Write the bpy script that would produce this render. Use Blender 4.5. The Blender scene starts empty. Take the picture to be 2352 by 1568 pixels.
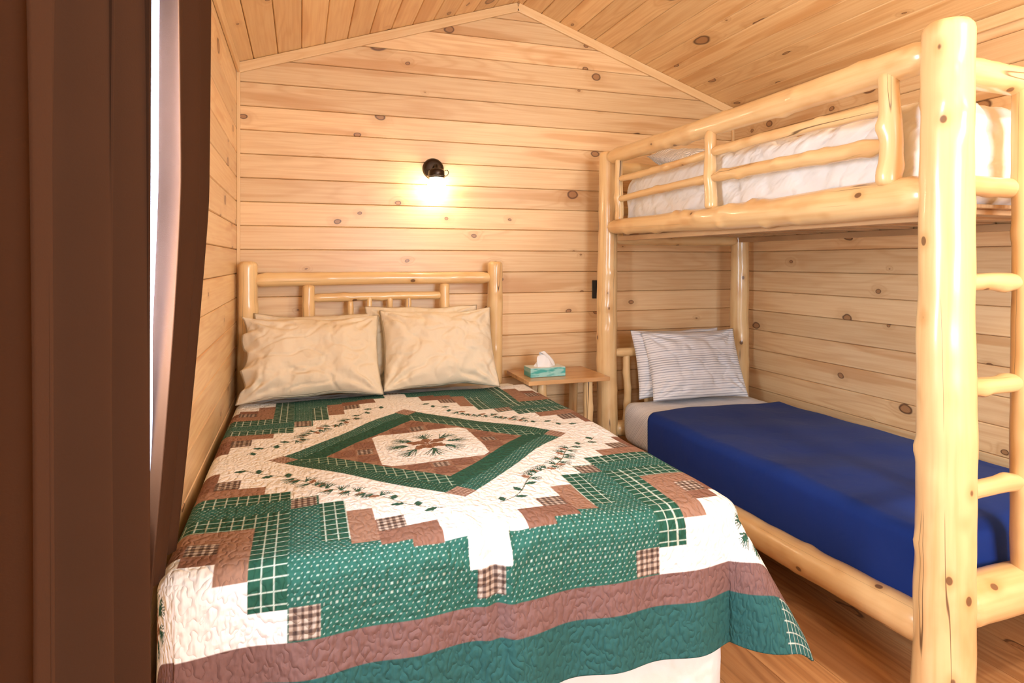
import bpy, math, random
import numpy as np
from mathutils import Vector, Matrix, noise, Euler
H=1.345
XL,XR,YB,YF=-0.335,2.94,3.79,-1.7
APX=1.305; ZE=2.44; ZA=2.985
SL=(ZA-ZE)/(APX-XL)
col=bpy.context.scene.collection

# ------------------------------------------------------------ helpers
def empty(name,loc=(0,0,0)):
    e=bpy.data.objects.new(name,None); e.empty_display_size=0.1; e.location=loc
    col.objects.link(e); return e

def mkobj(name,verts,faces,mat=None,parent=None,lp=None,rnd=None,smooth=True,colr=None):
    me=bpy.data.meshes.new(name)
    if isinstance(verts,np.ndarray):
        nv=len(verts); nf=len(faces)
        me.vertices.add(nv); me.vertices.foreach_set('co',verts.astype(np.float32).ravel())
        me.loops.add(nf*4); me.loops.foreach_set('vertex_index',faces.astype(np.int32).ravel())
        me.polygons.add(nf); me.polygons.foreach_set('loop_start',np.arange(0,nf*4,4,dtype=np.int32))
        me.update(calc_edges=True)
    else:
        me.from_pydata(verts,[],faces)
    nv=len(me.vertices)
    if lp is None:
        co=np.empty(nv*3,dtype=np.float32); me.vertices.foreach_get('co',co); lpa=co
    else: lpa=np.asarray(lp,dtype=np.float32).ravel()
    a=me.attributes.new('lp','FLOAT_VECTOR','POINT'); a.data.foreach_set('vector',lpa)
    if rnd is not None:
        a=me.attributes.new('rnd','FLOAT','POINT'); a.data.foreach_set('value',np.asarray(rnd,dtype=np.float32))
    if colr is not None:
        a=me.color_attributes.new('Col','FLOAT_COLOR','POINT'); a.data.foreach_set('color',colr.astype(np.float32).ravel())
    if smooth: me.polygons.foreach_set('use_smooth',[True]*len(me.polygons))
    me.validate(); me.update()
    o=bpy.data.objects.new(name,me); col.objects.link(o)
    if mat: me.materials.append(mat)
    if parent:
        o.parent=parent; o.matrix_parent_inverse=Matrix.Translation(-Vector(parent.location))
    return o

def box(name,x0,x1,y0,y1,z0,z1,mat,parent=None,bev=0.003,grain='z'):
    v=[(x,y,z) for x in (x0,x1) for y in (y0,y1) for z in (z0,z1)]
    f=[(0,1,3,2),(4,6,7,5),(0,4,5,1),(2,3,7,6),(0,2,6,4),(1,5,7,3)]
    r=random.Random(name+str(x0)+str(y0)); off=[r.uniform(0,40) for _ in range(3)]
    lp=[]
    for p in v:
        q={'z':(p[0],p[1],p[2]),'x':(p[2],p[1],p[0]),'y':(p[0],p[2],p[1])}[grain]
        if name.startswith('top_board'): q=(p[1],p[2],p[0])
        lp.append((q[0]+off[0],q[1]+off[1],q[2]+off[2]))
    o=mkobj(name,v,f,mat,parent,lp,rnd=[r.random()]*8,smooth=False)
    if bev>0:
        m=o.modifiers.new('b','BEVEL'); m.width=bev; m.segments=2
    return o

def lathe(name,prof,center,mat,parent=None,n=32,axis='z'):
    v=[];f=[]
    for (r,h) in prof:
        for i in range(n):
            a=2*math.pi*i/n
            if axis=='z': v.append((center[0]+r*math.cos(a),center[1]+r*math.sin(a),center[2]+h))
            else: v.append((center[0]+r*math.cos(a),center[1]+h,center[2]+r*math.sin(a)))
    for j in range(len(prof)-1):
        for i in range(n):
            k=(i+1)%n; f.append((j*n+i,j*n+k,(j+1)*n+k,(j+1)*n+i))
    return mkobj(name,v,f,mat,parent)

def tube(name,pts,r,mat,parent=None,cyclic=False):
    cu=bpy.data.curves.new(name,'CURVE'); cu.dimensions='3D'; cu.bevel_depth=r; cu.bevel_resolution=3; cu.use_fill_caps=True
    s=cu.splines.new('POLY'); s.points.add(len(pts)-1)
    for i,p in enumerate(pts): s.points[i].co=(*p,1)
    s.use_cyclic_u=cyclic
    o=bpy.data.objects.new(name,cu); col.objects.link(o); cu.materials.append(mat)
    if parent: o.parent=parent; o.matrix_parent_inverse=Matrix.Translation(-Vector(parent.location))
    return o

# ------------------------------------------------------------ materials
class NT:
    def __init__(s,name):
        s.mat=bpy.data.materials.new(name); s.mat.use_nodes=True
        s.nt=s.mat.node_tree; s.b=s.nt.nodes['Principled BSDF']; s.out=s.nt.nodes['Material Output']
    def n(s,t,**k):
        x=s.nt.nodes.new(t)
        for a,b in k.items(): setattr(x,a,b)
        return x
    def put(s,sock,v):
        if isinstance(v,bpy.types.NodeSocket): s.nt.links.new(v,sock)
        else:
            if hasattr(sock.default_value,'__len__') and not hasattr(v,'__len__'): v=(v,)*len(sock.default_value)
            if sock.type=='RGBA' and len(v)==3: v=(*v,1)
            sock.default_value=v
    def m(s,op,a,b=None,c=None,clamp=False):
        x=s.n('ShaderNodeMath',operation=op,use_clamp=clamp); s.put(x.inputs[0],a)
        if b is not None: s.put(x.inputs[1],b)
        if c is not None: s.put(x.inputs[2],c)
        return x.outputs[0]
    def attr(s,name): return s.n('ShaderNodeAttribute',attribute_name=name)
    def sep(s,v):
        x=s.n('ShaderNodeSeparateXYZ'); s.put(x.inputs[0],v); return x.outputs
    def comb(s,a,b,c):
        x=s.n('ShaderNodeCombineXYZ'); s.put(x.inputs[0],a); s.put(x.inputs[1],b); s.put(x.inputs[2],c); return x.outputs[0]
    def noise(s,v,scale=1,detail=2,rough=.5):
        x=s.n('ShaderNodeTexNoise'); s.put(x.inputs['Vector'],v); x.inputs['Scale'].default_value=scale
        x.inputs['Detail'].default_value=detail; x.inputs['Roughness'].default_value=rough; return x.outputs['Fac']
    def vor(s,v,scale=1,dim='3D',feat='F1'):
        x=s.n('ShaderNodeTexVoronoi',voronoi_dimensions=dim,feature=feat); s.put(x.inputs['Vector'],v); x.inputs['Scale'].default_value=scale
        return x.outputs
    def mr(s,v,a,b,c=0,d=1,smooth=True):
        x=s.n('ShaderNodeMapRange'); x.interpolation_type='SMOOTHSTEP' if smooth else 'LINEAR'
        s.put(x.inputs['Value'],v); s.put(x.inputs['From Min'],a); s.put(x.inputs['From Max'],b); s.put(x.inputs['To Min'],c); s.put(x.inputs['To Max'],d)
        return x.outputs['Result']
    def mix(s,f,a,b,mode='MIX'):
        x=s.n('ShaderNodeMix',data_type='RGBA',blend_type=mode); s.put(x.inputs[0],f); s.put(x.inputs[6],a); s.put(x.inputs[7],b); return x.outputs[2]
    def bump(s,h,strength=.3,dist=.01):
        x=s.n('ShaderNodeBump'); s.put(x.inputs['Height'],h); x.inputs['Strength'].default_value=strength; x.inputs['Distance'].default_value=dist
        s.nt.links.new(x.outputs[0],s.b.inputs['Normal'])
    def set(s,**k):
        for a,v in k.items():
            s.put(s.b.inputs[a.replace('_',' ')],v)
        return s.mat

def wood_boards(name,base,dark,red,rough=.38,knots=True,kx=3.4,kz=2.3,ringk=.38,streaks=True):
    t=NT(name); lp=t.attr('lp').outputs['Vector']; rn=t.attr('rnd').outputs['Fac']
    x,y,z=t.sep(lp)
    wob=t.noise(t.comb(t.m('MULTIPLY',x,14),y,t.m('MULTIPLY',z,9)),1,2)
    layers=[]
    if knots:
        w=t.m('MULTIPLY',t.m('SUBTRACT',wob,.5),.07)
        specs=[(kx,kz,.10,.035,.010,.25,0)]
        if streaks: specs.append((1.9,.55,.030,.012,.016,.62,7.3))
        for (sx,sz,bg_,sm,mn_,gt,of) in specs:
            vo=t.vor(t.comb(t.m('ADD',t.m('MULTIPLY_ADD',x,sx,of),w),t.m('ADD',t.m('MULTIPLY_ADD',z,sz,of),w),0),1,'2D')
            kd=vo[0]; cs=t.n('ShaderNodeSeparateColor'); t.nt.links.new(vo[1],cs.inputs[0])
            rad=t.m('ADD',t.m('MULTIPLY',t.m('POWER',cs.outputs[0],4),bg_),t.m('MULTIPLY_ADD',cs.outputs[1],sm,mn_))
            gate=t.m('GREATER_THAN',cs.outputs[2],gt)
            halo=t.m('MULTIPLY',gate,t.mr(kd,rad,t.m('ADD',t.m('MULTIPLY',rad,3),.05),1,0))
            layers.append((kd,rad,gate,halo))
    n1=t.noise(t.comb(t.m('MULTIPLY',x,6),y,t.m('MULTIPLY',z,.7)),1,2)
    ph=t.m('MULTIPLY',n1,70)
    for L_ in layers: ph=t.m('ADD',ph,t.m('MULTIPLY',L_[3],9))
    ring=t.m('POWER',t.m('MULTIPLY_ADD',t.m('SINE',ph),.5,.5),2.5)
    st=t.noise(t.comb(t.m('MULTIPLY',x,90),y,t.m('MULTIPLY',z,2.2)),1,3)
    big=t.noise(t.comb(t.m('MULTIPLY',x,9),y,t.m('MULTIPLY',z,.8)),1,2)
    c=t.mix(t.mr(st,.3,.75),base,dark)
    rg=t.m('MULTIPLY',ring,t.mr(t.noise(t.comb(t.m('MULTIPLY',x,2),y,t.m('MULTIPLY',z,.5)),1,1),.42,.6,.25,1))
    c=t.mix(t.m('MULTIPLY',rg,ringk),c,red)
    c=t.mix(t.m('MULTIPLY',t.mr(big,.59,.67),.65),c,red)
    tint=t.mr(rn,0,1,.88,1.08,False)
    c=t.mix(1,c,t.comb(tint,tint,tint),'MULTIPLY')
    for (kd,rad,gate,halo) in layers:
        c=t.mix(t.m('MULTIPLY',halo,.28),c,(.50,.24,.08))
        km=t.m('MULTIPLY',gate,t.mr(kd,t.m('MULTIPLY',rad,.85),rad,1,0))
        rim=t.m('MULTIPLY',gate,t.mr(t.m('ABSOLUTE',t.m('SUBTRACT',kd,t.m('MULTIPLY',rad,.86))),0,t.m('MULTIPLY',rad,.28),1,0))
        kc=t.mix(t.m('MULTIPLY_ADD',t.m('SINE',t.m('MULTIPLY',kd,420)),.3,.4),(.45,.21,.08),(.20,.08,.03))
        c=t.mix(t.m('MULTIPLY',km,.8),c,kc)
        c=t.mix(t.m('MULTIPLY',rim,.8),c,(.08,.03,.015))
    t.bump(st,.08,.003)
    return t.set(Base_Color=c,Roughness=rough,Coat_Weight=.15,Coat_Roughness=.3)

def wood_log(name,base,dark,rough=.3):
    t=NT(name); lp=t.attr('lp').outputs['Vector']; x,y,z=t.sep(lp)
    st=t.noise(t.comb(t.m('MULTIPLY',x,45),t.m('MULTIPLY',y,45),t.m('MULTIPLY',z,2)),1,3)
    big=t.noise(t.comb(t.m('MULTIPLY',x,9),t.m('MULTIPLY',y,9),t.m('MULTIPLY',z,3.5)),1,3)
    c=t.mix(t.mr(st,.35,.8),base,dark)
    c=t.mix(t.m('MULTIPLY',t.mr(big,.50,.75),.6),c,(.64,.33,.12))
    vo=t.vor(t.comb(t.m('MULTIPLY',x,9),t.m('MULTIPLY',y,9),t.m('MULTIPLY',z,6.5)))
    kd=vo[0]
    halo=t.mr(kd,.05,.30,1,0)
    c=t.mix(t.m('MULTIPLY',halo,.5),c,(.56,.28,.09))
    km=t.mr(kd,.075,.105,1,0)
    c=t.mix(t.m('MULTIPLY',km,.85),c,(.13,.055,.025))
    cr=t.noise(t.comb(t.m('MULTIPLY',x,16),t.m('MULTIPLY',y,16),t.m('MULTIPLY',z,.45)),1,1)
    ln=t.mr(t.m('ABSOLUTE',t.m('SUBTRACT',cr,.5)),.001,.0065,1,0)
    gate=t.mr(t.noise(t.comb(x,y,t.m('MULTIPLY',z,1.6)),1.3,1),.48,.54)
    ck=t.m('MULTIPLY',ln,gate)
    c=t.mix(t.m('MULTIPLY',ck,.85),c,(.08,.035,.018))
    hgt=t.m('SUBTRACT',t.m('MULTIPLY',big,.5),ck)
    t.bump(hgt,.35,.006)
    return t.set(Base_Color=c,Roughness=rough,Coat_Weight=.45,Coat_Roughness=.15)

def cloth(name,color,scale=600,rough=.9,bs=.15,wr=0.0,sheen=.0,var=.0,spec=.15):
    t=NT(name); lp=t.attr('lp').outputs['Vector']
    wv=t.noise(lp,scale,1); h=wv
    c=color
    big=t.noise(lp,9,4)
    if wr>0:
        rid=t.m('ABSOLUTE',t.m('SUBTRACT',t.noise(lp,5,3),.5))
        h=t.m('ADD',t.m('MULTIPLY',wv,.03),t.m('MULTIPLY',t.m('ADD',big,t.mr(rid,0,.12)),wr*.6))
    if var>0: c=t.mix(t.m('MULTIPLY',big,var),color,tuple(k*.6 for k in color))
    t.bump(h,bs,.02 if wr>0 else .002)
    return t.set(Base_Color=c,Roughness=rough,Sheen_Weight=sheen,Sheen_Roughness=.5,Specular_IOR_Level=spec)

def plain(name,color,rough=.5,metal=0,emit=None,es=0):
    t=NT(name); lp=t.attr('lp').outputs['Vector']
    n=t.noise(lp,30,2); c=t.mix(t.m('MULTIPLY',n,.15),color,tuple(k*.8 for k in color))
    k=dict(Base_Color=c,Roughness=rough,Metallic=metal)
    if emit: k.update(Emission_Color=emit,Emission_Strength=es)
    return t.set(**k)

def striped(name,amt=.7):
    t=NT(name); lp=t.attr('lp').outputs['Vector']; x,y,z=t.sep(lp)
    f=t.m('FRACT',t.m('MULTIPLY',y,70)); idn=t.m('FLOOR',t.m('MULTIPLY',y,70))
    wn=t.n('ShaderNodeTexWhiteNoise',noise_dimensions='1D'); t.put(wn.inputs['W'],idn)
    wdt=t.m('MULTIPLY_ADD',wn.outputs['Value'],.30,.12)
    m=t.m('LESS_THAN',f,wdt)
    c=t.mix(t.m('MULTIPLY',m,amt),(.88,.89,.92),(.22,.25,.33))
    t.bump(t.noise(lp,10,4),.3,.02)
    return t.set(Base_Color=c,Roughness=.9)

PINE=wood_boards('pine_boards',(.875,.635,.36),(.80,.525,.27),(.66,.35,.145))
PINEC=wood_boards('pine_ceiling',(.88,.61,.31),(.80,.50,.225),(.67,.35,.13),kx=3.4,kz=1.9)
TRIM=wood_boards('pine_trim',(.86,.61,.33),(.80,.53,.26),(.72,.42,.18),knots=False)
TABLE=wood_boards('table_wood',(.70,.42,.19),(.58,.30,.12),(.46,.21,.08),knots=False,rough=.25)
FLOORM=wood_boards('floor_planks',(.56,.31,.14),(.46,.22,.085),(.31,.135,.05),rough=.3,kx=1.7,kz=.8,ringk=.6,streaks=False)
LOG=wood_log('peeled_log',(.85,.61,.31),(.76,.49,.22))
SLAT=wood_boards('slat_wood',(.62,.40,.21),(.5,.3,.15),(.4,.22,.1),knots=False)
SHEET=cloth('white_sheet',(.90,.89,.88),wr=1.0,bs=.5)
CREAM=cloth('cream_pillowcase',(.80,.69,.52),wr=1.0,bs=.6)
STRIPE=striped('striped_cotton')
STRIPE2=striped('striped_sheet',.45)
BLUE=cloth('blue_fleece',(.009,.036,.225),scale=300,wr=.4,bs=.2,sheen=.05,var=.3)
BROWN=cloth('brown_velvet',(.060,.0265,.0135),scale=400,bs=.1,sheen=.0,rough=.9,var=.3,spec=.05)
BLACK=plain('black_metal',(.015,.013,.012),.4,.6)
DARKP=plain('dark_plastic',(.02,.018,.016),.45)
RUST=plain('rust_band',(.45,.10,.05),.6)
LN=NT('white_lining'); LN.set(Base_Color=(.85,.87,.95),Roughness=.9)
LN.bump(LN.noise(LN.attr('lp').outputs['Vector'],300,1),.1,.002)
tl=LN.n('ShaderNodeBsdfTranslucent'); tl.inputs[0].default_value=(.80,.86,.99,1)
mxl=LN.n('ShaderNodeMixShader'); mxl.inputs[0].default_value=.75
LN.nt.links.new(LN.b.outputs[0],mxl.inputs[1]);LN.nt.links.new(tl.outputs[0],mxl.inputs[2]);LN.nt.links.new(mxl.outputs[0],LN.out.inputs[0])
LINING=LN.mat

# ------------------------------------------------------------ board surfaces
def boards(name,parts,mat,pitch=.133,g=.0045,slit=.010,seed=1):
    V=[];F=[];LP=[];RN=[]; rd=random.Random(seed)
    for (o,al,ac,nm,c0,c1,rng,off0) in parts:
        o=Vector(o);al=Vector(al);ac=Vector(ac);nm=Vector(nm)
        c=c0-off0
        while c<c1-1e-4:
            e=c+pitch; a=max(c,c0); b=min(e,c1); c=e
            if b-a<.002: continue
            mid=(a+b)/2; off=(rd.uniform(0,50),rd.uniform(0,50),rd.uniform(0,50)); rr=rd.random()
            segs=rng(a,mid)
            for si in range(len(segs)):
                base=len(V)
                gg=min(g,(b-a)/3)
                for (cc,d) in ((a,-g-slit),(a+.0011,-g),(a+gg,0),(b-gg,0),(b-.0011,-g),(b,-g-slit)):
                    s0,s1=rng(cc,mid)[si]
                    for s in (s0,s1):
                        V.append(o+al*s+ac*cc+nm*d); LP.append((cc-a+off[0],off[1],s+off[2])); RN.append(rr)
                for k in range(5):
                    F.append((base+2*k,base+2*k+1,base+2*k+3,base+2*k+2))
    return mkobj(name,[tuple(v) for v in V],F,mat,None,LP,RN,smooth=False)

def gable(c,mid):
    if c<=ZE: return [(XL-.02,XR+.02)]
    dx=(ZA-c)/SL+.03; dx=max(dx,0)
    return [(APX-dx,APX+dx)]
boards('wall_back',[((0,YB,0),(1,0,0),(0,0,1),(0,-1,0),0,ZA+.01,gable,.052)],PINE,seed=3)
WY0,WY1,WZ0,WZ1=.95,1.78,.133*7-.052,.133*16-.052
def lw(c,mid):
    if WZ0<mid<WZ1: return [(YF,WY0),(WY1,YB+.02)]
    return [(YF,YB+.02)]
boards('wall_left',[((XL,0,0),(0,1,0),(0,0,1),(1,0,0),0,ZE+.03,lw,.052)],PINE,seed=5)
boards('wall_right',[((XR,0,0),(0,1,0),(0,0,1),(-1,0,0),0,ZE+.03,lambda c,m:[(YF,YB+.02)],.052)],PINE,seed=9)
FW=(.7,1.9,.133*8-.052,.133*16-.052)
def fw(c,mid):
    if FW[2]<mid<FW[3]:
        return [(XL,FW[0]),(FW[1],XR)]
    return gable(c,mid)
boards('wall_front',[((0,YF,0),(1,0,0),(0,0,1),(0,1,0),0,ZA+.01,fw,.052)],PINE,seed=11)
ln=math.hypot(APX-XL,ZA-ZE); ux=(APX-XL)/ln; uz=(ZA-ZE)/ln
boards('ceiling',[((XL,0,ZE),(0,1,0),(ux,0,uz),(uz,0,-ux),-.04,ln,lambda c,m:[(YF-.02,YB+.02)],0),
                  ((XR,0,ZE),(0,1,0),(-ux,0,uz),(-uz,0,-ux),-.04,ln,lambda c,m:[(YF-.02,YB+.02)],0)],PINEC,seed=17)
def fl(c,mid): return [(YF,YB)]
boards('floor',[((0,0,0),(0,1,0),(1,0,0),(0,0,1),XL,XR,fl,0)],FLOORM,pitch=.18,g=.0012,slit=.001,seed=21)

# trims
def beam(name,p0,p1,w,t,nrm,mat):
    p0=Vector(p0);p1=Vector(p1);d=(p1-p0).normalized();n=Vector(nrm).normalized();s=d.cross(n).normalized()
    V=[];LP=[];r=random.Random(name);off=r.uniform(0,30)
    for k,p in enumerate((p0,p1)):
        for a,b in ((-.5,0),(.5,0),(.5,1),(-.5,1)):
            V.append(tuple(p+s*w*a+n*t*b)); LP.append((a*w+off,b*t,(p1-p0).length*k+off))
    F=[(0,1,2,3),(4,7,6,5),(0,4,5,1),(1,5,6,2),(2,6,7,3),(3,7,4,0)]
    o=mkobj(name,V,F,mat,None,LP,[r.random()]*8,smooth=False)
    m=o.modifiers.new('b','BEVEL'); m.width=.003; m.segments=2
    return o
wt=.055
beam('trim_1',(XL,YB-.001,ZE-wt*.55),(APX,YB-.001,ZA-wt*.55),wt,.016,(0,-1,0),TRIM)
beam('trim_2',(XR,YB-.001,ZE-wt*.55),(APX,YB-.001,ZA-wt*.55),wt,.016,(0,-1,0),TRIM)
beam('trim_3',(XL+.001,YF,ZE-wt*.5),(XL+.001,YB-.02,ZE-wt*.5),wt,.016,(1,0,0),TRIM)
beam('trim_4',(XR-.001,YF,ZE-wt*.5),(XR-.001,YB-.02,ZE-wt*.5),wt,.016,(-1,0,0),TRIM)
beam('trim_5',(XL+.009,YB-.001,0.09),(XL+.009,YB-.001,ZE-.05),.018,.018,(0,-1,0),TRIM)
beam('trim_6',(XR-.009,YB-.001,0.09),(XR-.009,YB-.001,ZE-.05),.018,.018,(0,-1,0),TRIM)
beam('baseboard_back',(XL+.02,YB-.001,.045),(XR-.02,YB-.001,.045),.088,.014,(0,-1,0),TRIM)
beam('baseboard_right',(XR-.001,YF,.045),(XR-.001,YB-.02,.045),.088,.014,(-1,0,0),TRIM)
beam('baseboard_left',(XL+.001,YF,.045),(XL+.001,YB-.02,.045),.088,.014,(1,0,0),TRIM)

# windows
GL=NT('window_glass')
tr=GL.n('ShaderNodeBsdfTransparent'); gl=GL.n('ShaderNodeBsdfGlossy'); gl.inputs['Roughness'].default_value=.02
mx=GL.n('ShaderNodeMixShader'); mx.inputs[0].default_value=.06
GL.nt.links.new(tr.outputs[0],mx.inputs[1]);GL.nt.links.new(gl.outputs[0],mx.inputs[2]);GL.nt.links.new(mx.outputs[0],GL.out.inputs[0]); GLASS=GL.mat
VINYL=plain('white_vinyl',(.8,.8,.8),.4)
w1=empty('window_1',(XL,(WY0+WY1)/2,(WZ0+WZ1)/2))
box('glass',XL-.06,XL-.055,WY0,WY1,WZ0,WZ1,GLASS,w1,0)
for nm,a in (('frame_a',(XL-.08,XL-.001,WY0,WY0+.04,WZ0,WZ1)),('frame_b',(XL-.08,XL-.001,WY1-.04,WY1,WZ0,WZ1)),
             ('frame_c',(XL-.08,XL-.001,WY0+.04,WY1-.04,WZ0,WZ0+.04)),('frame_d',(XL-.08,XL-.001,WY0+.04,WY1-.04,WZ1-.04,WZ1)),
             ('sash',(XL-.075,XL-.04,WY0+.04,WY1-.04,(WZ0+WZ1)/2-.02,(WZ0+WZ1)/2+.02))):
    box(nm,*a,VINYL,w1)
for nm,a in (('casing_a',(XL,XL+.018,WY0-.08,WY0,WZ0-.08,WZ1+.08)),('casing_b',(XL,XL+.018,WY1,WY1+.08,WZ0-.08,WZ1+.08)),
             ('casing_c',(XL,XL+.018,WY0,WY1,WZ1,WZ1+.08)),('casing_d',(XL,XL+.022,WY0,WY1,WZ0-.08,WZ0))):
    box(nm,*a,TRIM,w1)
w2=empty('window_2',((FW[0]+FW[1])/2,YF,1.5))
fz0=FW[2]; fz1=FW[3]
box('glass',FW[0],FW[1],YF-.06,YF-.055,fz0,fz1,GLASS,w2,0)
for nm,a in (('frame_a',(FW[0],FW[0]+.05,YF-.08,YF+.018,fz0-.05,fz1+.05)),('frame_b',(FW[1]-.05,FW[1],YF-.08,YF+.018,fz0-.05,fz1+.05)),
             ('frame_c',(FW[0]+.05,FW[1]-.05,YF-.08,YF+.018,fz0-.05,fz0+.05)),('frame_d',(FW[0]+.05,FW[1]-.05,YF-.08,YF+.018,fz1-.02,fz1+.05))):
    box(nm,*a,VINYL,w2)

# ------------------------------------------------------------ logs
def log(name,p0,p1,r0,r1,parent,seed=0,n=22,bend=.008,tenon=0.0,knob=.005,dome=True):
    p0=Vector(p0);p1=Vector(p1);L=(p1-p0).length;d=(p1-p0)/L
    up=Vector((0,0,1)) if abs(d.z)<.9 else Vector((0,1,0))
    s=d.cross(up).normalized(); t=d.cross(s).normalized()
    rd=random.Random(seed*7919+len(name)); ph=rd.uniform(0,6.28); off=Vector((rd.uniform(0,50),rd.uniform(0,50),rd.uniform(0,50)))
    bumps=[(rd.uniform(.05,.95)*L,rd.uniform(0,6.28),rd.uniform(.4,1.0)*knob) for _ in range(int(L*9)+1)]
    m=max(6,int(L/.018))
    rr=min(r0,r1)
    ts=[(0,.0),(0,.5),(.1*rr,.8),(.3*rr,.95)] if dome else [(0,.0),(0,1)]
    body=[( .5*rr+(L-rr)*i/m,1.0) for i in range(m+1)]
    tail=[(L-a,b) for a,b in reversed(ts)]
    rings=ts+body+tail
    V=[];F=[];LP=[]
    for (q,sc) in rings:
        f=q/L; R=(r0*(1-f)+r1*f)*sc
        if tenon>0:
            e=min(q,L-q)
            if e<tenon: R*=.62+.38*(e/tenon)**.7
        bo=math.sin(f*math.pi)*bend
        b2=math.sin(f*math.pi*2.3+ph)*bend*.4
        c=p0+d*q+s*(bo*math.cos(ph)+b2)+t*(bo*math.sin(ph))
        for i in range(n):
            a=2*math.pi*i/n
            nz=noise.noise(Vector((math.cos(a)*1.0+off.x,math.sin(a)*1.0+off.y,q*3+off.z)))*.07+noise.noise(Vector((math.cos(a)*.5+off.y,math.sin(a)*.5,q*9+off.z)))*.05
            Rr=R*(1+nz)
            for (bq,ba,bh) in bumps:
                dq=(q-bq)/.026
                if abs(dq)<3:
                    da=(a-ba+math.pi)%(2*math.pi)-math.pi; da=da*R/.024
                    Rr+=bh*1.2*math.exp(-dq*dq-da*da)*(1 if sc==1 else 0)
            V.append(tuple(c+s*Rr*math.cos(a)+t*Rr*math.sin(a)))
            LP.append((R*math.cos(a)+off.x,R*math.sin(a)+off.y,q+off.z))
    for j in range(len(rings)-1):
        for i in range(n):
            k=(i+1)%n; F.append((j*n+i,j*n+k,(j+1)*n+k,(j+1)*n+i))
    return mkobj(name,V,F,LOG,parent,LP)

# ------------------------------------------------------------ draped cloth
def drape(name,u0,u1,v0,v1,res,xl,xr,yf,zt,R,mat,parent=None,kx=.10,ky=.10,kc=.25,RL=.03,colf=None,wave=.012,wl=.16,topn=.006,floorz=None,thick=.004,kl=0.0,folds=()):
    nu=int((u1-u0)/res)+1; nv=int((v1-v0)/res)+1
    U,Vv=np.meshgrid(np.linspace(u0,u1,nu),np.linspace(v0,v1,nv))
    du=np.where(U>xr,U-xr,np.where(U<xl,xl-U,0)); left=U<xl
    dv=np.where(Vv<yf,yf-Vv,0)
    L2=np.hypot(du,dv); L=(du**4+dv**4)**.25; Ls=np.where(L2>0,L2,1); nx=du/Ls; ny=dv/Ls
    Rr=R*np.ones_like(L); Rr=np.where(left,RL*nx+R*(1-nx),Rr)
    q=Rr*math.pi/2
    kk=np.where(left,kl,kx)*nx**2+ky*ny**2+np.where(left,0,kc)*2*nx*ny
    f=np.where(L<q,Rr*np.sin(np.minimum(L/Rr,math.pi/2)),Rr+kk*(L-q))
    dz=np.where(L<q,Rr*(1-np.cos(np.minimum(L/Rr,math.pi/2))),Rr+(L-q)*np.sqrt(np.maximum(1-kk**2,.2)))
    hang=np.clip((L-q*.5)/.25,0,1.3)
    s=U*ny**2+Vv*nx**2
    wv=(np.sin(s*2*math.pi/wl+1.3)+.6*np.sin(s*2*math.pi/(wl*1.7)+.4))*wave*hang
    wv=np.where(left,0.0,wv)
    f=f+wv
    bx=np.clip(U,xl,xr); by=np.maximum(Vv,yf)
    X=bx+np.where(left,-1,1)*nx*f; Y=by-ny*f
    Z=zt-dz
    top=(np.sin(U*5.1+1.2*np.sin(Vv*3.1))*np.sin(Vv*4.3+U*1.7)+.5*np.sin(U*13+Vv*7)*np.sin(Vv*11-U*5))*topn
    Z=Z+top*np.clip(1-L/.2,0,1)
    for (x0_,y0_,x1_,y1_,dep,wd) in folds:   # creases
        dx,dy=x1_-x0_,y1_-y0_; t_=np.clip(((U-x0_)*dx+(Vv-y0_)*dy)/(dx*dx+dy*dy),0,1)
        dd=np.hypot(U-x0_-t_*dx,Vv-y0_-t_*dy); am=np.sin(np.clip(t_,.02,.98)*math.pi)**.5
        pr=-dep*np.exp(-(dd/wd)**2)*am+dep*.5*np.exp(-((dd-wd*2)/wd)**2)*am
        Z=Z+pr*np.clip(1-dv/.12,0,1); Y=Y-pr*np.clip(dv/.08,0,1)
    if floorz is not None: Z=np.maximum(Z,floorz)
    verts=np.stack([X,Y,Z],-1).reshape(-1,3)
    idx=np.arange(nu*nv).reshape(nv,nu)
    F=np.stack([idx[:-1,:-1],idx[:-1,1:],idx[1:,1:],idx[1:,:-1]],-1).reshape(-1,4)
    lp=np.stack([U,Vv,np.zeros_like(U)],-1).reshape(-1,3)
    colr=None
    if colf is not None:
        C=colf(U,Vv); colr=np.concatenate([C.reshape(-1,3),np.ones((nu*nv,1))],1)
    o=mkobj(name,verts,F,mat,parent,lp,colr=colr)
    if thick: 
        m=o.modifiers.new('s','SOLIDIFY'); m.thickness=thick; m.offset=-1
    return o

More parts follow.
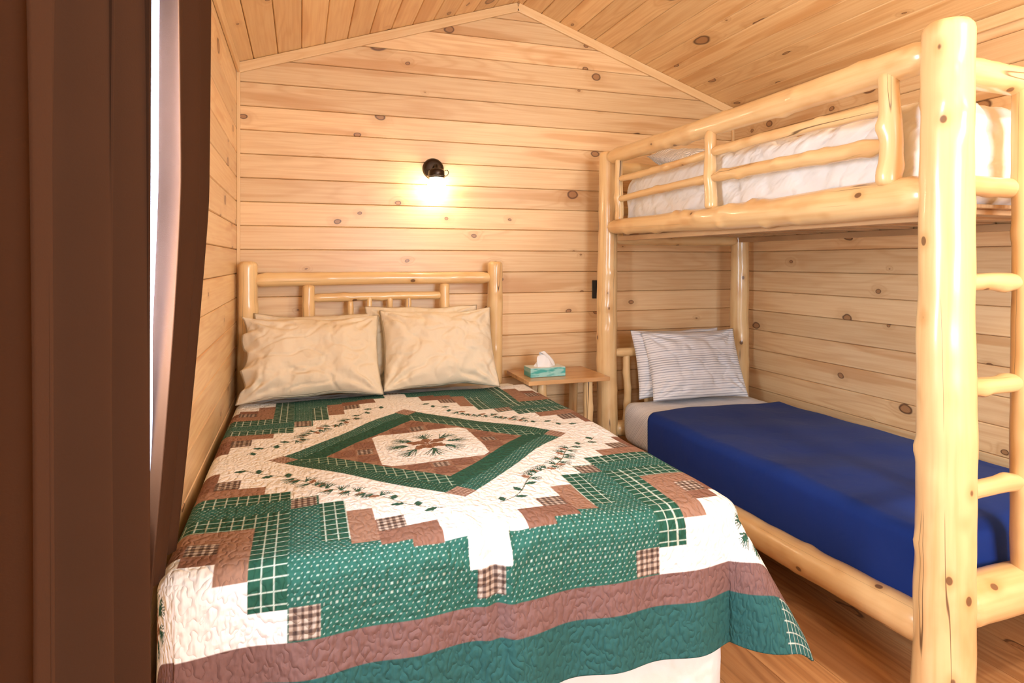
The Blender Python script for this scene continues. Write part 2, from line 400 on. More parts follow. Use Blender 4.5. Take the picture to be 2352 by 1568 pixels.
def softbox(name,x0,x1,y0,y1,z0,z1,r,mat,parent=None,nz=.006,seed=0,step=.03):
    cx,cy,cz=(x0+x1)/2,(y0+y1)/2,(z0+z1)/2; hx,hy,hz=(x1-x0)/2,(y1-y0)/2,(z1-z0)/2
    nx_,ny_,nz_=[max(4,int(2*h/step)) for h in (hx,hy,hz)]
    V=[];F=[];vm={}
    def vid(p):
        k=tuple(round(c,5) for c in p)
        if k in vm: return vm[k]
        q=Vector(p); inner=Vector((max(-hx+r,min(hx-r,q.x)),max(-hy+r,min(hy-r,q.y)),max(-hz+r,min(hz-r,q.z))))
        d=q-inner
        if d.length>1e-6: q=inner+d.normalized()*r
        w=Vector((cx,cy,cz))+q
        rg=abs(noise.noise(w*7+Vector((seed,9,0))))
        nn=noise.noise_vector(w*6+Vector((seed,0,0)))*nz+noise.noise_vector(w*17+Vector((seed,3,0)))*nz*.4
        if d.length>1e-6: nn-=d.normalized()*max(0,.12-rg)*nz*6
        w=w+nn
        vm[k]=len(V); V.append(tuple(w)); return vm[k]
    def face(ax,sg,na,nb):
        a,b=[i for i in range(3) if i!=ax]; h=(hx,hy,hz)
        for i in range(na):
            for j in range(nb):
                q=[]
                for (ii,jj) in ((i,j),(i+1,j),(i+1,j+1),(i,j+1)):
                    p=[0,0,0]; p[ax]=sg*h[ax]; p[a]=-h[a]+2*h[a]*ii/na; p[b]=-h[b]+2*h[b]*jj/nb
                    q.append(vid(p))
                if (sg>0)==(ax==1): q.reverse()
                F.append(tuple(q))
    for sg in (-1,1):
        face(0,sg,ny_,nz_); face(1,sg,nx_,nz_); face(2,sg,nx_,ny_)
    F=[f for f in F if len(set(f))==4]
    lp=[(v[0],v[1]+v[2]*.9,v[2]) for v in V]
    return mkobj(name,V,F,mat,parent,lp)

def pillow(name,w,h,t,loc,rot,mat,seed=0,open_side=0,n=72,wr=.006):
    V=[];F=[];LP=[]
    R=Euler([math.radians(a) for a in rot]).to_matrix(); loc=Vector(loc)
    for side in (1,-1):
        for j in range(n+1):
            for i in range(n+1):
                u=-1+2*i/n; v=-1+2*j/n
                x=u*w/2*(1-.055*(1-v*v)); y=v*h/2*(1-.07*(1-u*u))
                y+=noise.noise(Vector((u*1.5+seed,4,0)))*.02*v
                e=max(0,(open_side*u-.78)/.22) if open_side else 0
                th=max(0,(1-abs(u)**3.0))**.6*max(0,(1-abs(v)**2.6))**.6
                z=t/2*th
                ww=noise.noise(Vector((u*2.6+seed,v*2.6,side*.7)))*wr*2.2+noise.noise(Vector((u*6+seed,v*3+2,side)))*wr*1.3
                rg=abs(noise.noise(Vector((u*2.2+v*.8+seed,v*2.6-u*.6,side+5))))
                ww-=max(0,.13-rg)*wr*9
                for cu in (-1,1):
                    for cv in (-1,1):
                        dx=u-cu;dy=v-cv;dd=math.hypot(dx,dy); an=math.atan2(dy,dx)
                        ww+=math.sin(an*13+seed+cu)*.009*math.exp(-(dd-.35)**2/.09)
                edge=min(1,(1-max(abs(u),abs(v)))*6)
                z+=ww*edge
                if e>0: y+=math.sin(v*14+seed)*.008*e; x+=math.sin(v*9+seed)*.014*e
                if v<0: z*=1.0+.12*(-v)
                p=Vector((x,y,side*z if e==0 else side*z*(1-.5*e)+math.sin(v*15)*.020*e))
                V.append(tuple(R@p+loc)); LP.append((x+seed,y+seed*.37,side*.3))
    m=(n+1)*(n+1)
    for s in (0,1):
        for j in range(n):
            for i in range(n):
                a=s*m+j*(n+1)+i; q=(a,a+1,a+n+2,a+n+1)
                F.append(q if s==0 else q[::-1])
    o=mkobj(name,V,F,mat,None,LP)
    w_=o.modifiers.new('w','WELD'); w_.merge_threshold=.0004
    return o

# ============================================================ QUEEN BED
bed=empty('log_bed',(.467,2.6,0))
log('headboard_post_left',(-.268,3.68,0),(-.268,3.68,1.345),.054,.050,bed,1)
log('headboard_post_right',(1.125,3.68,0),(1.125,3.68,1.345),.050,.045,bed,2)
log('headboard_top_rail',(-.24,3.68,1.242),(1.10,3.68,1.245),.038,.034,bed,3,tenon=.05,bend=.012)
log('headboard_mid_rail',(.06,3.68,1.14),(.80,3.68,1.145),.024,.022,bed,4,tenon=.03)
log('headboard_low_rail',(-.24,3.68,.70),(1.10,3.68,.70),.036,.034,bed,5,tenon=.05)
log('headboard_stile_left',(.045,3.68,.70),(.045,3.68,1.215),.037,.033,bed,6)
log('headboard_stile_right',(.812,3.68,.70),(.812,3.68,1.215),.034,.030,bed,7)
for i,x in enumerate((.27,.375,.484,.592)):
    log('headboard_spindle_%d'%(i+1),(x,3.68,.70),(x,3.68,1.145 if i else 1.12),.018,.015,bed,8+i)
softbox('mattress',-.285,1.225,1.61,3.62,.38,.622,.06,SHEET,bed,.002,1)
def skirt(name,x0,x1,y0,y1,z0,z1,mat,parent):
    r=.05; per=[]
    def arc(cx,cy,a0,a1):
        for k in range(7):
            a=a0+(a1-a0)*k/6; per.append((cx+r*math.cos(a),cy+r*math.sin(a),math.cos(a),math.sin(a)))
    def line(xa,ya,xb,yb,nx,ny):
        L=math.hypot(xb-xa,yb-ya); m=int(L/.015)
        for k in range(1,m): f=k/m; per.append((xa+(xb-xa)*f,ya+(yb-ya)*f,nx,ny))
    arc(x0+r,y0+r,math.pi,1.5*math.pi); line(x0+r,y0,x1-r,y0,0,-1)
    arc(x1-r,y0+r,-math.pi/2,0); line(x1,y0+r,x1,y1-r,1,0)
    arc(x1-r,y1-r,0,math.pi/2); line(x1-r,y1,x0+r,y1,0,1)
    arc(x0+r,y1-r,math.pi/2,math.pi); line(x0,y1-r,x0,y0+r,-1,0)
    V=[];F=[];n=len(per);mz=14
    for j in range(mz+1):
        z=z0+(z1-z0)*j/mz; dn=1-j/mz
        for i,(x,y,nx,ny) in enumerate(per):
            s=x*3+y*2
            o=(math.sin(s*9+z*5)+.6*math.sin(s*21-z*9))*.005*dn+noise.noise(Vector((x*5,y*5,z*7)))*.01
            if x<.2 and abs(nx)>.5: o=min(o,0)
            V.append((x+nx*o,y+ny*o,z))
    for j in range(mz):
        for i in range(n):
            k=(i+1)%n; F.append((j*n+i,j*n+k,(j+1)*n+k,(j+1)*n+i))
    return mkobj(name,V,F,mat,parent)
skirt('bed_skirt',-.29,1.225,1.60,3.60,.03,.40,SHEET,bed)
for i,(x,y) in enumerate(((-.2,1.75),(1.1,1.75),(-.2,3.4),(1.1,3.4))): box('bed_leg_%d'%(i+1),x-.03,x+.03,y-.03,y+.03,0,.1,BLACK,bed)

CX,CY,UX,UY=.467,2.41,.229,.228
def quilt_col(U,V):
    p=(U-CX)/UX; q=(V-CY)/UY
    q=np.where(q>0,(V-CY)/.243,q)
    a=np.abs(p); b=np.abs(q); r=a+b
    st=.34; rs=(np.floor(a/st+.5)+np.floor(b/st+.5))*st
    m=np.minimum(a,b); M=np.maximum(a,b)
    W=np.array([.86,.87,.89]); G1=np.array([.018,.088,.058]); G2=np.array([.026,.120,.095]); GB=np.array([.027,.112,.112])
    B1=np.array([.235,.118,.083]); B2=np.array([.315,.178,.125]); BS=np.array([.20,.112,.105])
    C=np.zeros(U.shape+(3,)); C[:]=W
    def put(mask,c): C[mask]=c
    mm=lambda t:(np.mod(t,1.0))
    dots=((mm(U/.0145+.5*np.floor(V/.011))<.26)&(mm(V/.011)<.32))
    DT=[.40,.50,.45]; 
    plaid=(mm(U/.030)<.105)|(mm(V/.030)<.105)
    def band(lo,hi,b0,b1,c,extra=None):
        k=(m>=lo)&(m<hi)&(M>=b0)&(M<b1)
        if extra is not None: k=k&extra
        C[k]=c
    for lo,hi,w,br in ((0,.24,3.95,3.95),(.24,.5,3.6,3.6),(.5,.85,3.15,3.62),(.85,1.2,2.85,3.5),(1.2,1.5,2.5,3.38)):
        band(lo,hi,w,br,B1); band(lo,hi,br,9,G2); band(lo,hi,br,9,DT,dots)
    band(1.2,1.5,2.5,3.38,B2)
    band(1.5,1.82,2.15,3.25,G1); band(1.5,1.82,2.15,3.25,[.5,.6,.54],plaid)
    band(1.5,1.82,3.25,9,G2); band(1.5,1.82,3.25,9,DT,dots)
    band(1.82,2.17,1.8,9,G2); band(1.82,2.17,1.8,9,DT,dots)
    band(2.17,2.55,1.8,4.05,G1); band(2.17,2.55,1.8,4.05,[.5,.6,.54],plaid)
    band(2.55,2.88,2.5,3.72,B2); band(2.88,3.22,2.8,3.45,B1)
    sgn=(p*q>0); gd=(r<2.5)&(r>=1.66)
    put(gd,G1); put(gd&sgn&dots,[.32,.42,.33]); 
    put(gd&(r>=2.1)&(~sgn),G2); put(gd&(r>=2.1)&(~sgn)&dots,[.40,.50,.42])
    put(gd&(r<2.1)&sgn,G1); put(gd&(r<2.1)&sgn&plaid,[.40,.52,.42])
    put((r<1.66),B2); put((r<1.66)&(mm(rs/.68+.25)<.5),B1)
    put((r<1.58)&(rs<1.5)&(M<.86),W)
    def ging(ga,gb,s=.165):
        k=(np.abs(a-ga)<s)&(np.abs(b-gb)<s)
        h=(mm(U/.017)<.5).astype(int)+(mm(V/.017)<.5).astype(int)
        for val,cc in ((0,[.50,.42,.36]),(1,[.22,.16,.13]),(2,[.07,.045,.04])): C[k&(h==val)]=cc
    for ga,gb in ((2,2),(1.02,3),(3,1.02),(3.05,3.05),(2,4.2),(4.2,2),(0,4.12),(4.12,0)): ging(ga,gb,.16)
    for ga,gb in ((1.05,.0),(0,1.05)): ging(ga,gb,.12)
    for ga,gb in ((2.3,0),(0,2.3)):
        k=(np.abs(a-ga)+np.abs(b-gb)<.22); h=(mm((U+V)/.02)<.5)|(mm((U-V)/.02)<.5); C[k]=[.50,.36,.30]; C[k&h]=[.28,.17,.13]
    put(M>4.38,BS); put(M>4.76,GB)
    k=(M>4.76)&(a>4.2)&(b>4.2); put(k&plaid,[.55,.62,.58])
    u0=U[0,0];v0=V[0,0];dU=U[0,1]-U[0,0];dV=V[1,0]-V[0,0];nv,nu=U.shape
    def win(x0,x1,y0,y1):
        i0=max(0,int((x0-u0)/dU)-1);i1=min(nu,int((x1-u0)/dU)+2);j0=max(0,int((y0-v0)/dV)-1);j1=min(nv,int((y1-v0)/dV)+2)
        return slice(j0,max(j0,j1)),slice(i0,max(i0,i1))
    def seg(x0,y0,x1,y1,w0,w1,c):
        w=max(w0,w1); s=win(min(x0,x1)-w,max(x0,x1)+w,min(y0,y1)-w,max(y0,y1)+w)
        A=U[s];B=V[s]
        if A.size==0: return
        dx,dy=x1-x0,y1-y0;l2=dx*dx+dy*dy+1e-9;t=np.clip(((A-x0)*dx+(B-y0)*dy)/l2,0,1)
        d=np.hypot(A-x0-t*dx,B-y0-t*dy); C[s][d<(w0+(w1-w0)*t)]=c
    def leaf(x,y,an,l,w,c):
        s=win(x-l,x+l,y-l,y+l);A=U[s]-x;B=V[s]-y
        if A.size==0: return
        e=A*math.cos(an)+B*math.sin(an);f=-A*math.sin(an)+B*math.cos(an)
        k=(e>0)&(e<l)&(np.abs(f)<w*np.sin(np.clip(e/l,0,1)*math.pi)*(0.65+.35*np.abs(np.sin(e/l*9.4)))); C[s][k]=c
    DG=[.03,.10,.07]; CN=[.25,.12,.07]; CN2=[.40,.23,.15]
    rd=random.Random(5)
    def needles(x,y,an,l,nn=9,sp=1.2):
        for k in range(nn):
            a_=an+sp*(k/(nn-1)-.5)+rd.uniform(-.06,.06); seg(x,y,x+math.cos(a_)*l,y+math.sin(a_)*l,.0022,.0013,DG)
    def cone(x,y,an,l,w):
        leaf(x,y,an,l,w,CN)
        for k in range(7):
            e=l*(.12+.12*k); 
            for s_ in (-1,1):
                px=x+math.cos(an)*e-math.sin(an)*w*.4*s_; py=y+math.sin(an)*e+math.cos(an)*w*.4*s_
                seg(px,py,px+.004*math.cos(an),py+.004*math.sin(an),.0022,.0015,CN2)
    def sprig(x,y,s=1.0,base=0):
        for (ox,oy,an) in ((-.10,.0,3.0),(-.075,.045,2.5),(-.07,-.045,3.8),(.10,.0,.1),(.075,.045,.7),(.07,-.045,5.6),(0,.055,1.6),(.01,-.06,4.7)):
            px,py=x+ox*.55*s,y+oy*.8*s
            seg(x,y,px+math.cos(an)*.03*s,py+math.sin(an)*.03*s,.0022,.0015,CN)
            needles(px,py,an,.055*s,8,1.25); needles(px+math.cos(an)*.018*s,py+math.sin(an)*.018*s,an,.045*s,6,.9)
        for an,l in ((2.6,.060),(.5,.060),(3.9,.050),(5.5,.055),(1.6,.045),(4.7,.04)): cone(x+math.cos(an)*.010,y+math.sin(an)*.010,an,l*s,.019*s)
    sprig(CX,CY+.01,1.35)
    for sx in (-1,1):
        for sy in (-1,1):
            uy=UY if sy<0 else .243
            sprig(CX+sx*3.85*UX,CY+sy*3.85*uy,.95,.4)
            P=[]
            for t in np.linspace(0,1,60):
                aa=(.38+2.45*t)*UX; bb=(.38+2.45*(1-t))*uy
                wob=math.sin(t*15)*.010
                P.append((CX+sx*(aa+wob),CY+sy*(bb+wob)))
            for i in range(59): seg(*P[i],*P[i+1],.0017,.0017,[.10,.12,.06])
            for i in range(1,59,2):
                x,y=P[i]; dx,dy=P[min(59,i+1)][0]-P[i-1][0],P[min(59,i+1)][1]-P[i-1][1]; an=math.atan2(dy,dx)
                mid=abs(i-30)<14
                if mid and i%4==1: cone(x,y,an+rd.choice((-1,1))*1.0,.036,.013); needles(x,y,an+rd.choice((-1,1))*1.4,.042,6,1.0)
                elif mid: needles(x,y,an+rd.choice((-1,1))*1.2,.044,6,1.0)
                elif i%4==1: leaf(x,y,an+(1 if i%8==1 else -1)*.9,.042,.013,DG); 
    return C

Q=NT('quilt_fabric'); lpv=Q.attr('lp').outputs['Vector']; x,y,z=Q.sep(lpv)
cc=Q.attr('Col').outputs['Color']
mn=Q.noise(Q.comb(Q.m('MULTIPLY',x,1.5),y,0),26,1.2)
sd=Q.m('ABSOLUTE',Q.m('SUBTRACT',mn,.5))
puff=Q.m('POWER',Q.mr(sd,0,.17,0,1,False),.7)
cr=Q.noise(Q.comb(Q.m('MULTIPLY',x,70),Q.m('MULTIPLY',y,26),0),1,1.5)
hh=Q.m('ADD',Q.m('MULTIPLY',puff,.5),Q.m('MULTIPLY',cr,.8))
Q.bump(hh,.75,.010)
dk=Q.mr(sd,0,.010,.92,1)
Q.set(Base_Color=Q.mix(1,cc,Q.comb(dk,dk,dk),'MULTIPLY'),Roughness=.85,Specular_IOR_Level=.2)
quilt=drape('quilt',-.63,1.60,1.175,3.40,.0031,-.265,1.20,1.625,.637,.062,Q.mat,None,kx=.07,ky=.05,kc=.42,RL=.045,colf=quilt_col,wave=.010,wl=.27,topn=.007,thick=.008,
   folds=((.46,1.72,.50,1.22,.012,.018),(.30,1.60,.47,1.52,.010,.02),(.60,1.62,.48,1.53,.008,.02)))

pillow('pillow',.70,.45,.21,(.06,3.44,.85),(60,0,0),CREAM,1,open_side=-1,wr=.008)
pillow('pillow',.64,.46,.21,(.73,3.45,.865),(62,0,-2),CREAM,4,wr=.008)
pillow('pillow',.68,.42,.15,(.10,3.56,.86),(70,0,0),CREAM,7)
pillow('pillow',.66,.46,.15,(.67,3.57,.875),(70,0,0),CREAM,9)

# ============================================================ NIGHTSTAND
ns=empty('nightstand',(1.46,3.53,0))
box('top_board_front',1.215,1.725,3.335,3.535,.644,.668,TABLE,ns,.003,'x')
box('top_board_back',1.215,1.725,3.536,3.74,.644,.668,TABLE,ns,.003,'x')
for i,(x,y) in enumerate(((1.33,3.42),(1.615,3.40),(1.33,3.67),(1.64,3.67))):
    log('leg_%d'%(i+1),(x,y,0),(x,y,.644),.030,.027,ns,40+i,dome=False)
log('stretcher_front',(1.33,3.41,.19),(1.615,3.40,.19),.018,.018,ns,50,tenon=.02)
log('stretcher_back',(1.33,3.67,.19),(1.64,3.67,.19),.018,.018,ns,51,tenon=.02)
box('shelf',1.32,1.65,3.40,3.70,.205,.225,TABLE,ns,.003,'x')

tb=empty('tissue_box',(1.375,3.50,.668))
TT=NT('tissue_carton'); a_=TT.attr('lp').outputs['Vector']; ax,ay,az=TT.sep(a_)
nn=TT.noise(TT.comb(TT.m('MULTIPLY',ax,60),ay,TT.m('MULTIPLY',az,14)),1,2)
TT.set(Base_Color=TT.mix(TT.mr(nn,.4,.6),(.06,.42,.38),(.35,.68,.62)),Roughness=.4)
PAPER=cloth('tissue_paper',(.9,.9,.9),wr=.4,bs=.2)
CARD=plain('white_card',(.75,.82,.78),.5)
T0=.669
bx=box('carton',1.265,1.485,3.44,3.555,T0,T0+.052,TT.mat,tb,.002,'x')
box('carton_top',1.266,1.484,3.441,3.554,T0+.052,T0+.0545,CARD,tb,.001,'x')
V=[];F=[];nr,na=16,60
for j in range(nr+1):
    f=j/nr
    for i in range(na):
        a=2*math.pi*i/na
        rx=(.058*(1-f)**.6+.006)*(1+.16*math.sin(5*a+f*3)); ry=(.030*(1-f)**.5+.004)*(1+.35*math.sin(4*a+1-f*2))
        zt_=T0+.053+f*.078*(1+.15*math.sin(a+1.2))
        V.append((1.375-.02*f*f+rx*math.cos(a)+.014*f*math.sin(3*a),3.497+ry*math.sin(a),zt_))
for j in range(nr):
    for i in range(na):
        k=(i+1)%na;F.append((j*na+i,j*na+k,(j+1)*na+k,(j+1)*na+i))
mkobj('tissue',V,F,PAPER,tb)

# ============================================================ WALL LAMP
lx,ly,lz=.763,YB-.001,1.905
wl_=empty('wall_lamp',(lx,ly,lz))
BRONZE=plain('bronze_metal',(.06,.045,.035),.3,.9)
lathe('backplate',[(0,-.028),(.045,-.028),(.058,-.02),(.064,-.006),(.066,0)],(lx,ly,lz),BRONZE,wl_,40,'y')
tube('arm',[(lx,ly-.02,lz),(lx,ly-.06,lz+.012),(lx,ly-.095,lz+.008),(lx,ly-.10,lz-.01)],.010,BRONZE,wl_)
jy=ly-.10; jz=lz-.02
lathe('socket_cap',[(0,.012),(.02,.012),(.04,.004),(.047,-.005),(.048,-.045),(.044,-.046),(.0,-.046)],(lx,jy,jz),BRONZE,wl_)
JG=NT('jar_glass')
tr=JG.n('ShaderNodeBsdfTransparent'); gl=JG.n('ShaderNodeBsdfTranslucent'); 
fr=JG.n('ShaderNodeLayerWeight'); fr.inputs[0].default_value=.35
mx=JG.n('ShaderNodeMixShader'); JG.put(mx.inputs[0],JG.m('MULTIPLY_ADD',fr.outputs['Facing'],.5,.15))
tr.inputs[0].default_value=(.98,.98,.97,1)
JG.nt.links.new(tr.outputs[0],mx.inputs[1]);JG.nt.links.new(gl.outputs[0],mx.inputs[2]);JG.nt.links.new(mx.outputs[0],JG.out.inputs[0])
lathe('jar',[(.040,-.044),(.042,-.055),(.052,-.066),(.054,-.08),(.054,-.145),(.050,-.158),(.040,-.163),(0,-.163)],(lx,jy,jz),JG.mat,wl_)
BULB=plain('bulb_glow',(1,.8,.5),.5,0,(1,.85,.60),90)
lathe('bulb',[(0,-.048),(.013,-.05),(.015,-.065),(.028,-.09),(.031,-.108),(.026,-.128),(.012,-.139),(0,-.141)],(lx,jy,jz),BULB,wl_,24)
tube('wire_bail',[(lx+.055*math.cos(a),jy+.055*math.sin(a),jz-.035) for a in np.linspace(0,2*math.pi,25)[:-1]],.0022,BRONZE,wl_,True)
for s in (-1,1):
    tube('wire_clip_%d'%(s+2),[(lx+s*.054,jy,jz-.035),(lx+s*.068,jy,jz-.025),(lx+s*.072,jy,jz-.01),(lx+s*.066,jy,jz+.004),(lx+s*.045,jy-.02,jz-.002)],.0022,BRONZE,wl_)

sw=empty('light_switch',(1.86,YB,1.16))
box('plate',1.825,1.895,YB-.007,YB-.0005,1.10,1.22,DARKP,sw,.003)
box('toggle',1.85,1.87,YB-.012,YB-.007,1.135,1.185,DARKP,sw,.002)

# ============================================================ BUNK BED
bb=empty('log_bunk_bed',(2.31,2.46,0))
PX0,PX1,PY0,PY1=1.817,2.815,1.373,3.55
log('post_front_left',(PX0-.01,PY0,0),(PX0+.013,PY0,2.062),.080,.067,bb,11,n=40,bend=.006,knob=.008)
log('post_back_left',(PX0,PY1,0),(PX0+.004,PY1,2.03),.064,.058,bb,12,knob=.007)
log('post_back_right',(PX1,PY1,0),(PX1,PY1,2.03),.062,.056,bb,13)
log('post_front_right',(PX1,PY0,0),(PX1,PY0,2.05),.072,.062,bb,14)
log('guard_top_rail',(PX0,PY0+.03,1.975),(PX0,PY1-.03,1.985),.052,.042,bb,15,tenon=.05,bend=.012,n=28,knob=.008)
log('upper_side_rail_left',(PX0,PY0+.03,1.548),(PX0,PY1-.03,1.558),.064,.044,bb,16,tenon=.07,bend=.014,n=30,knob=.010)
log('upper_side_rail_right',(PX1,PY0+.03,1.54),(PX1,PY1-.03,1.535),.052,.045,bb,17,tenon=.06)
log('lower_side_rail_left',(PX0,PY0+.03,.225),(PX0,PY1-.03,.215),.060,.050,bb,18,tenon=.06,bend=.012,n=28)
log('lower_side_rail_right',(PX1,PY0+.03,.215),(PX1,PY1-.03,.215),.055,.050,bb,19,tenon=.06)
for i,(y,r) in enumerate(((1.552,.036),(2.488,.029),(3.383,.026))):
    log('guard_upright_%d'%(i+1),(PX0-.012,y,1.59),(PX0-.012,y,1.955),r,r*.85,bb,20+i,knob=.008)
log('guard_rail_a',(PX0-.008,1.56,1.845),(PX0-.008,2.48,1.852),.024,.022,bb,24,tenon=.04,knob=.007)
log('guard_rail_b',(PX0-.008,1.56,1.722),(PX0-.008,2.48,1.732),.030,.026,bb,25,tenon=.08,knob=.009,bend=.014)
log('guard_rail_c',(PX0-.008,2.49,1.848),(PX0-.008,3.38,1.838),.021,.018,bb,26,tenon=.04)
log('guard_rail_d',(PX0-.008,2.49,1.732),(PX0-.008,3.38,1.715),.022,.018,bb,27,tenon=.04)
log('front_end_top_rail',(PX0+.03,PY0,1.915),(PX1-.03,PY0,1.915),.045,.042,bb,28,tenon=.05)
log('front_end_upper_rail',(PX0+.03,PY0+.01,1.580),(PX1-.03,PY0+.01,1.58),.030,.034,bb,29,tenon=.04)
log('front_end_lower_rail',(PX0+.02,PY0,.325),(PX1-.03,PY0,.325),.072,.066,bb,30,tenon=.05,n=28)
log('back_end_top_rail',(PX0+.03,PY1,1.93),(PX1-.03,PY1,1.93),.042,.040,bb,31,tenon=.05)
log('back_end_upper_rail',(PX0+.03,PY1,1.49),(PX1-.03,PY1,1.485),.036,.034,bb,32,tenon=.05)
log('back_end_mid_rail',(PX0+.03,PY1,1.66),(PX1-.03,PY1,1.66),.03,.03,bb,33,tenon=.05)
for i in range(7):
    x=PX0+.15+i*.115; log('back_end_spindle_%d'%(i+1),(x,PY1,1.50),(x,PY1,1.66),.015,.014,bb,60+i)
log('back_end_lower_rail',(PX0+.03,PY1,.30),(PX1-.03,PY1,.30),.05,.05,bb,34,tenon=.05)
log('low_headboard_rail',(PX0+.03,PY1,.775),(PX1-.03,PY1,.775),.028,.026,bb,35,tenon=.05)
for i in range(6):
    x=PX0+.13+i*.15; log('low_headboard_spindle_%d'%(i+1),(x,PY1,.31),(x,PY1,.775),.025 if i==0 else .018,.022 if i==0 else .016,bb,70+i)
log('ladder_pole',(2.15,PY0-.005,.32),(2.15,PY0-.005,1.92),.034,.030,bb,36)
for i,z in enumerate((1.275,.965,.648)):
    log('ladder_rung_%d'%(i+1),(PX0+.03,PY0-.003,z),(2.15,PY0-.003,z+.005),.025,.027,bb,37+i,tenon=.05,knob=.008)
for i in range(11):
    y=PY0+.16+i*.187
    box('upper_slat_%d'%(i+1),PX0+.05,PX1-.05,y-.04,y+.04,1.500,1.518,SLAT,bb,.002,'x')
    box('lower_slat_%d'%(i+1),PX0+.05,PX1-.05,y-.04,y+.04,.215,.233,SLAT,bb,.002,'x')
box('upper_ledger',PX0+.035,PX0+.07,PY0+.07,PY1-.07,1.47,1.50,SLAT,bb,.002,'y')
box('upper_ledger_b',PX1-.07,PX1-.035,PY0+.07,PY1-.07,1.47,1.50,SLAT,bb,.002,'y')
box('bunkie_board',PX0+.07,PX1-.07,PY0+.08,PY1-.08,1.518,1.53,SLAT,bb,.002,'y')
softbox('upper_mattress',PX0+.065,PX1-.06,PY0+.085,PY1-.075,1.531,1.875,.08,SHEET,bb,.018,5,step=.016)
softbox('lower_mattress',PX0+.055,PX1-.06,PY0+.10,PY1-.075,.234,.485,.06,STRIPE2,bb,.005,8)
box('mattress_band',PX0+.06,PX1-.07,PY0+.088,PY0+.10,.242,.255,RUST,bb,.002,'x')

drape('blue_blanket',1.60,2.93,1.22,3.11,.010,1.89,2.735,1.50,.500,.055,BLUE,None,kx=.03,ky=.06,kc=.12,RL=.05,wave=.007,wl=.21,topn=.008,thick=.006,kl=.0,floorz=.245)
pillow('pillow',.66,.44,.17,(2.33,3.37,.705),(68,0,-3),STRIPE,12,wr=.006)
pillow('pillow',.66,.42,.14,(2.28,3.46,.71),(76,0,2),STRIPE,15,wr=.005)
pillow('pillow',.62,.40,.15,(2.33,3.24,1.945),(14,0,0),STRIPE,18,wr=.005)

# ============================================================ CURTAINS
def panel(name,fn,z0,z1,mat,parent,ns=200,nz=40,thick=.003):
    V=[];F=[];LP=[]
    for j in range(nz+1):
        z=z0+(z1-z0)*j/nz
        for i in range(ns+1):
            s=i/ns; x,y=fn(s,z); V.append((x,y,z)); LP.append((s*.9,z,0))
    for j in range(nz):
        for i in range(ns):
            a=j*(ns+1)+i; F.append((a,a+1,a+ns+2,a+ns+1))
    o=mkobj(name,V,F,mat,parent,LP)
    m=o.modifiers.new('s','SOLIDIFY'); m.thickness=thick
    return o
cur=empty('curtain',(-.25,1.2,2.3))
def near(s,z):
    f=(2.3-z)/1.7
    ye=1.03+.07*f; y=.60+(ye-.60)*s
    ph=s*2*math.pi*2.7+.2+.35*math.sin(z*1.7)
    w=math.sin(ph); w2=math.sin(s*2*math.pi*8.3+z*.8)
    return (-.232+.040*(abs(w)**.85*(1 if w>0 else -1))+.004*w2, y+.026*math.cos(ph)-.012)
panel('near_panel',near,.60,2.28,BROWN,cur)
def far(s,z):
    f=(2.3-z)/1.7; g=max(0,(f-.45)/.55)**1.3; 
    ya=1.46-.08*g; ye=1.955-.24*g; y=ya+(ye-ya)*s
    w=math.sin(s*2*math.pi*2.4+1.0+.3*math.sin(z*2)); amp=.030*(1-.55*g)
    return (-.264-.035*g+amp*w+.003*math.sin(s*40+z), y)
panel('far_panel',far,.66,2.28,BROWN,cur)
def lin(s,z):
    f=(2.3-z)/1.7
    return (-.300+.006*math.sin(s*2*math.pi*2+z), 1.49+(.22)*s-.02*f)
panel('lining',lin,.66,2.28,LINING,cur,ns=60,thick=.001)
tube('rod',[(-.26,.45,2.30),(-.26,2.12,2.30)],.011,BLACK,cur)
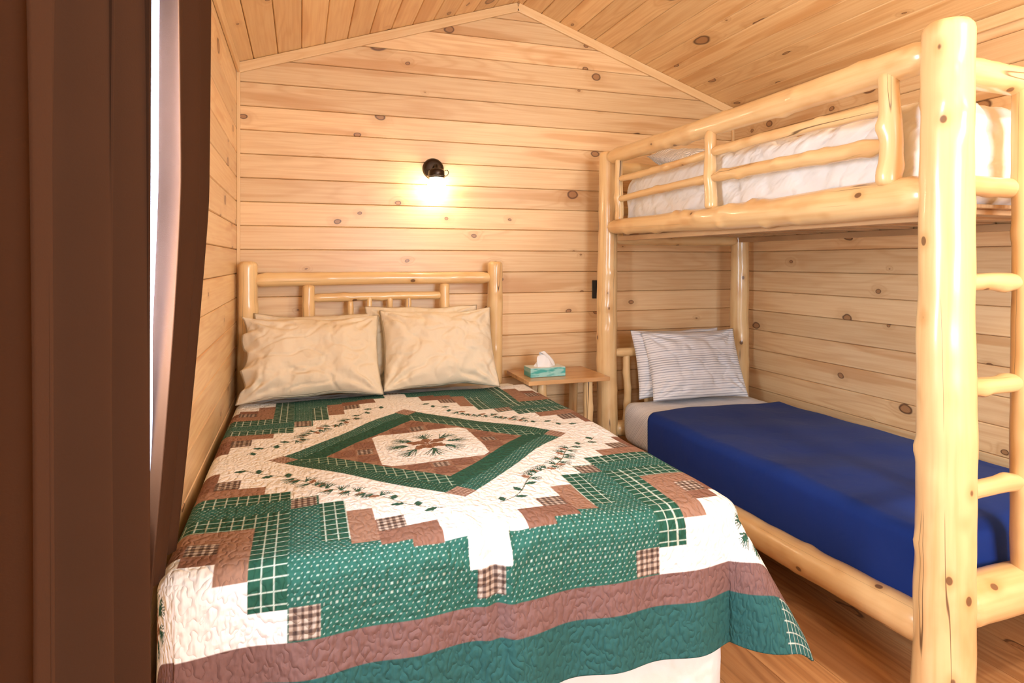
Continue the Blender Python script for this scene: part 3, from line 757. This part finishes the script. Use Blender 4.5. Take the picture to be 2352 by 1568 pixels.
for y in (.5,2.08): tube('bracket',[(-.26,y,2.30),(XL+.001,y,2.30)],.007,BLACK,cur)

# ceiling fixture (behind the viewpoint)
cl=empty('ceiling_light',(2.05,.25,2.6))
czz=ZA-SL*(2.05-APX)
lathe('canopy',[(0,0),(.09,0),(.10,-.03),(.10,-.045)],(2.05,.25,czz+.005),BLACK,cl)
DOME=plain('frosted_dome',(1,.9,.75),.4,0,(1,.86,.66),6)
lathe('dome',[(.10,-.045),(.12,-.07),(.10,-.11),(.06,-.135),(0,-.145)],(2.05,.25,czz+.005),DOME,cl)

# ============================================================ LIGHTS
def light(name,kind,loc,power,color,size=.1,rot=None,sy=None):
    l=bpy.data.lights.new(name,kind); l.energy=power; l.color=color
    if kind=='AREA':
        l.shape='RECTANGLE'; l.size=size; l.size_y=sy or size
    else: l.shadow_soft_size=size
    o=bpy.data.objects.new(name,l); o.location=loc
    if rot: o.rotation_euler=[math.radians(a) for a in rot]
    col.objects.link(o); return o
light('wall_lamp_light','POINT',(lx,jy-.0,jz-.10),10.5,(1,.79,.50),.035)
light('ceiling_light_glow','POINT',(2.05,.25,2.43),61,(1,.91,.76),.08)
light('front_window_daylight','AREA',(1.3,YF+.03,1.55),90,(.78,.89,1),1.1,(90,0,0),1.1)
light('side_window_daylight','AREA',(XL-.12,1.36,1.5),130,(.82,.90,1),.8,(0,-90,0),1.2)

w=bpy.data.worlds.new('world'); bpy.context.scene.world=w; w.use_nodes=True
bg=w.node_tree.nodes['Background']; bg.inputs[0].default_value=(.85,.92,1,1); bg.inputs[1].default_value=2.4

cam=bpy.data.cameras.new('camera'); co=bpy.data.objects.new('camera',cam); col.objects.link(co)
cam.sensor_width=36; cam.lens=1450/2352*36; cam.shift_y=-184/2352; cam.clip_start=.02
co.location=(0,0,H); co.rotation_euler=(math.radians(90),0,math.radians(-18.5))
bpy.context.scene.camera=co
try:
    bpy.context.scene.view_settings.view_transform='Standard'
    bpy.context.scene.view_settings.look='None'
except Exception as e: print(e)
